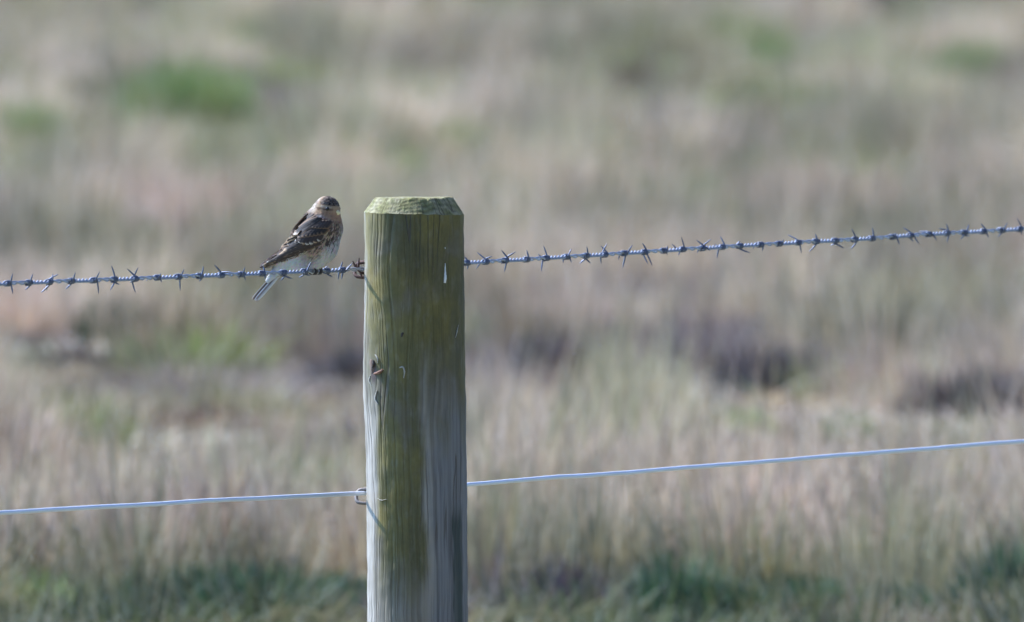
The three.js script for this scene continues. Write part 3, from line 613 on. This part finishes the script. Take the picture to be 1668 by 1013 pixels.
  [[[640, 480], [520, 520], [345, 590]], [[620, 470], [490, 505], [310, 570]], [[600, 455], [470, 490], [320, 530]]].forEach((p, i) => feather('secondary', wing, p, 10, C.dark, i === 1 ? C.buff : C.brown, { lift: 1.4 + i * 0.5, e0: 0.5, e1: 0.85 }));
  [[[560, 450], [470, 480], [345, 545]], [[540, 440], [440, 470], [330, 515]], [[520, 425], [430, 450], [365, 478]]].forEach((p, i) => feather('tertial', wing, p, 12, C.black, C.buff, { lift: 2.4 + i * 0.5, e0: 0.5, e1: 0.85 }));
  for (let i = 0; i < 7; i++) { const t = i / 6, x = lerp(655, 470, t), y = lerp(405, 425, t); feather('greater_covert', wing, [[x, y], [x - 22, y + 32 + 10 * Math.sin(t * 3)], [lerp(618, 438, t), lerp(462, 452, t) + 36 * Math.sin(t * 3.0)]], 10.5, C.dark, i % 3 === 1 ? C.buff : C.pale, { lift: 3.3 + i * 0.15, nl: 10, e0: 0.8, e1: 1.2, t0: 0.74 + 0.03 * (i % 2), t1: 0.9 }); }
  for (let i = 0; i < 7; i++) { const t = i / 6, x = lerp(700, 520, t), y = lerp(345, 375, t); feather('median_covert', wing, [[x, y], [x - 32, y + 36], [x - 58, y + 62]], 11, C.black, C.brown, { lift: 4.2 + i * 0.15, nl: 10, e0: 0.4, e1: 0.9, t0: 0.7, t1: 0.95 }); }
  for (let i = 0; i < 6; i++) { const t = i / 5, x = lerp(722, 600, t), y = lerp(305, 300, t); feather('lesser_covert', wing, [[x, y], [x - 26, y + 32], [x - 52, y + 58]], 10, C.dark, C.brown, { lift: 4.8 + i * 0.15, nl: 10, e0: 0.4, e1: 0.9 }); }
  [[[650, 285], [560, 340], [440, 425]], [[640, 280], [540, 330], [425, 415]], [[620, 275], [520, 330], [430, 395]]].forEach((p, i) => feather('scapular', wing, p, 8, C.black, i === 1 ? C.pale : C.brown, { lift: 6 + i * 0.4, oneEdge: i === 1 ? 1 : undefined, e0: 0.5, e1: 0.8 }));
  [[[585, 250], [500, 320], [420, 410]], [[560, 245], [480, 320], [405, 410]], [[600, 265], [520, 325], [450, 385]]].forEach((p, i) => feather('mantle_feather', bird, p, 8, C.black, C.brown, { lift: 2.2 + i * 0.3, e0: 0.3, e1: 0.8 }));
  const farWing = new THREE.Group(); farWing.name = 'wing'; bird.add(farWing);
  [[[500, 500], [360, 570], [180, 652]], [[490, 480], [340, 550], [200, 640]], [[600, 400], [480, 470], [330, 545]], [[640, 350], [540, 420], [440, 480]]].forEach((p, i) => feather('primary', farWing, p, 11, C.dark, C.buff, { side: -1, lift: 0.8 + i * 0.5 }));
  // tail: pointed, white-edged feathers, slightly notched
  const tail = new THREE.Group(); tail.name = 'tail'; bird.add(tail);
  const tl = (o, i) => [[345 + o * 0.4, 655 + o * 0.3], [240 + o * 0.9, 768 + o * 0.45], [98 + o * 1.1 + 0, 918 + Math.abs(o - 22) * 0.25 + o * 0.55]];
  [[0, C.dark, C.pale, 1], [6, C.black, C.brown, 1], [12, C.dark, C.grey, -1], [20, C.grey, C.white, 1], [27, C.grey, C.white, -1], [33, C.white, C.grey, 1]].forEach(([o, v, e, k], i) => feather('tail_feather', tail, tl(o, i), 5.4, v, e, { z: [-4 + i * 0.8, -7 + i * 0.9], oneEdge: -k, e0: 0.25, e1: 0.6, t0: 0.96, t1: 1, lift: 0, nl: 20, shape: (t) => Math.min(1, 0.6 + t) * Math.sqrt(Math.max(0.03, 1 - Math.pow(t, 9))) }));
  // bill, eye
  const billMat = new THREE.MeshStandardMaterial({ color: new THREE.Color().setRGB(0.78, 0.66, 0.36), roughness: 0.4 });
  const b0 = HC.clone().addScaledVector(face, 18.2).addScaledVector(hUp, -4.0), bd = face.clone().addScaledVector(hUp, -0.16);
  const bill = new THREE.Group(); bill.name = 'bill'; bird.add(bill);
  mesh('upper_mandible', taper([b0.clone().addScaledVector(hUp, 0.7), b0.clone().addScaledVector(hUp, 0.8).addScaledVector(bd, 4), b0.clone().addScaledVector(hUp, -0.2).addScaledVector(bd, 8.4)], [4.4, 3.4, 0.4], 10, 8), billMat, bill);
  mesh('lower_mandible', taper([b0.clone().addScaledVector(hUp, -2.2), b0.clone().addScaledVector(hUp, -1.7).addScaledVector(bd, 3.8), b0.clone().addScaledVector(hUp, -0.9).addScaledVector(bd, 7.6)], [3.3, 2.5, 0.3], 10, 8), billMat, bill);
  const eyeMat = new THREE.MeshPhysicalMaterial({ color: new THREE.Color().setRGB(0.008, 0.006, 0.005), roughness: 0.25, clearcoat: 0.2 });
  for (const s of [1, -1]) {
    const dir = face.clone().multiplyScalar(0.58).addScaledVector(hSide, s * 0.80).addScaledVector(hUp, 0.07).normalize(); let r = 10; while (sdf(pt.copy(HC).addScaledVector(dir, r)) < 0) r += 0.2;
    const e = mesh('eye', new THREE.SphereGeometry(3.3, 16, 12), eyeMat, bird); e.position.copy(HC).addScaledVector(dir, r - 1.3);
  }
  // legs: short dark tarsi, toes closed round the wire
  const legMat = new THREE.MeshStandardMaterial({ color: new THREE.Color().setRGB(0.022, 0.017, 0.016), roughness: 0.6 });
  const wr = 0.0028 / S, ux = V(U.x, (topB.y - topA.y) / (at(topB) - at(topA)), U.z).normalize();
  for (const [sh, top] of [[-12, Z(560, 640, 10)], [15, Z(600, 630, -4)]]) {
    const leg = new THREE.Group(); leg.name = 'leg'; bird.add(leg);
    const f0 = ux.clone().multiplyScalar(sh).add(V(-1.5, wr + 1.6, 0));
    mesh('tarsus', taper([top, top.clone().lerp(f0, 0.5).add(V(-2, 0, 0)), f0], [2.0, 1.6, 1.9], 8, 8), legMat, leg);
    for (const [dz, dir] of [[-5, 1], [0, 1], [5, 1], [0, -1]]) {
      const pts = [f0.clone()]; for (let k = 0; k <= 5; k++) { const an = Math.PI / 2 - dir * (0.25 + k * 0.52); pts.push(ux.clone().multiplyScalar(sh + dz * (0.5 + k * 0.14)).add(V(Math.cos(an) * (wr + 1.5), Math.sin(an) * (wr + 1.5), 0))); }
      const toe = mesh('toe', taper(pts, [1.5, 1.5, 1.45, 1.4, 1.3, 1.1, 0.6], 7, 14), legMat, leg);
    }
  }
}
scene.traverse((o) => { if (o.isMesh) { o.castShadow = true; o.receiveShadow = true; } });
renderer.render(scene, camera);
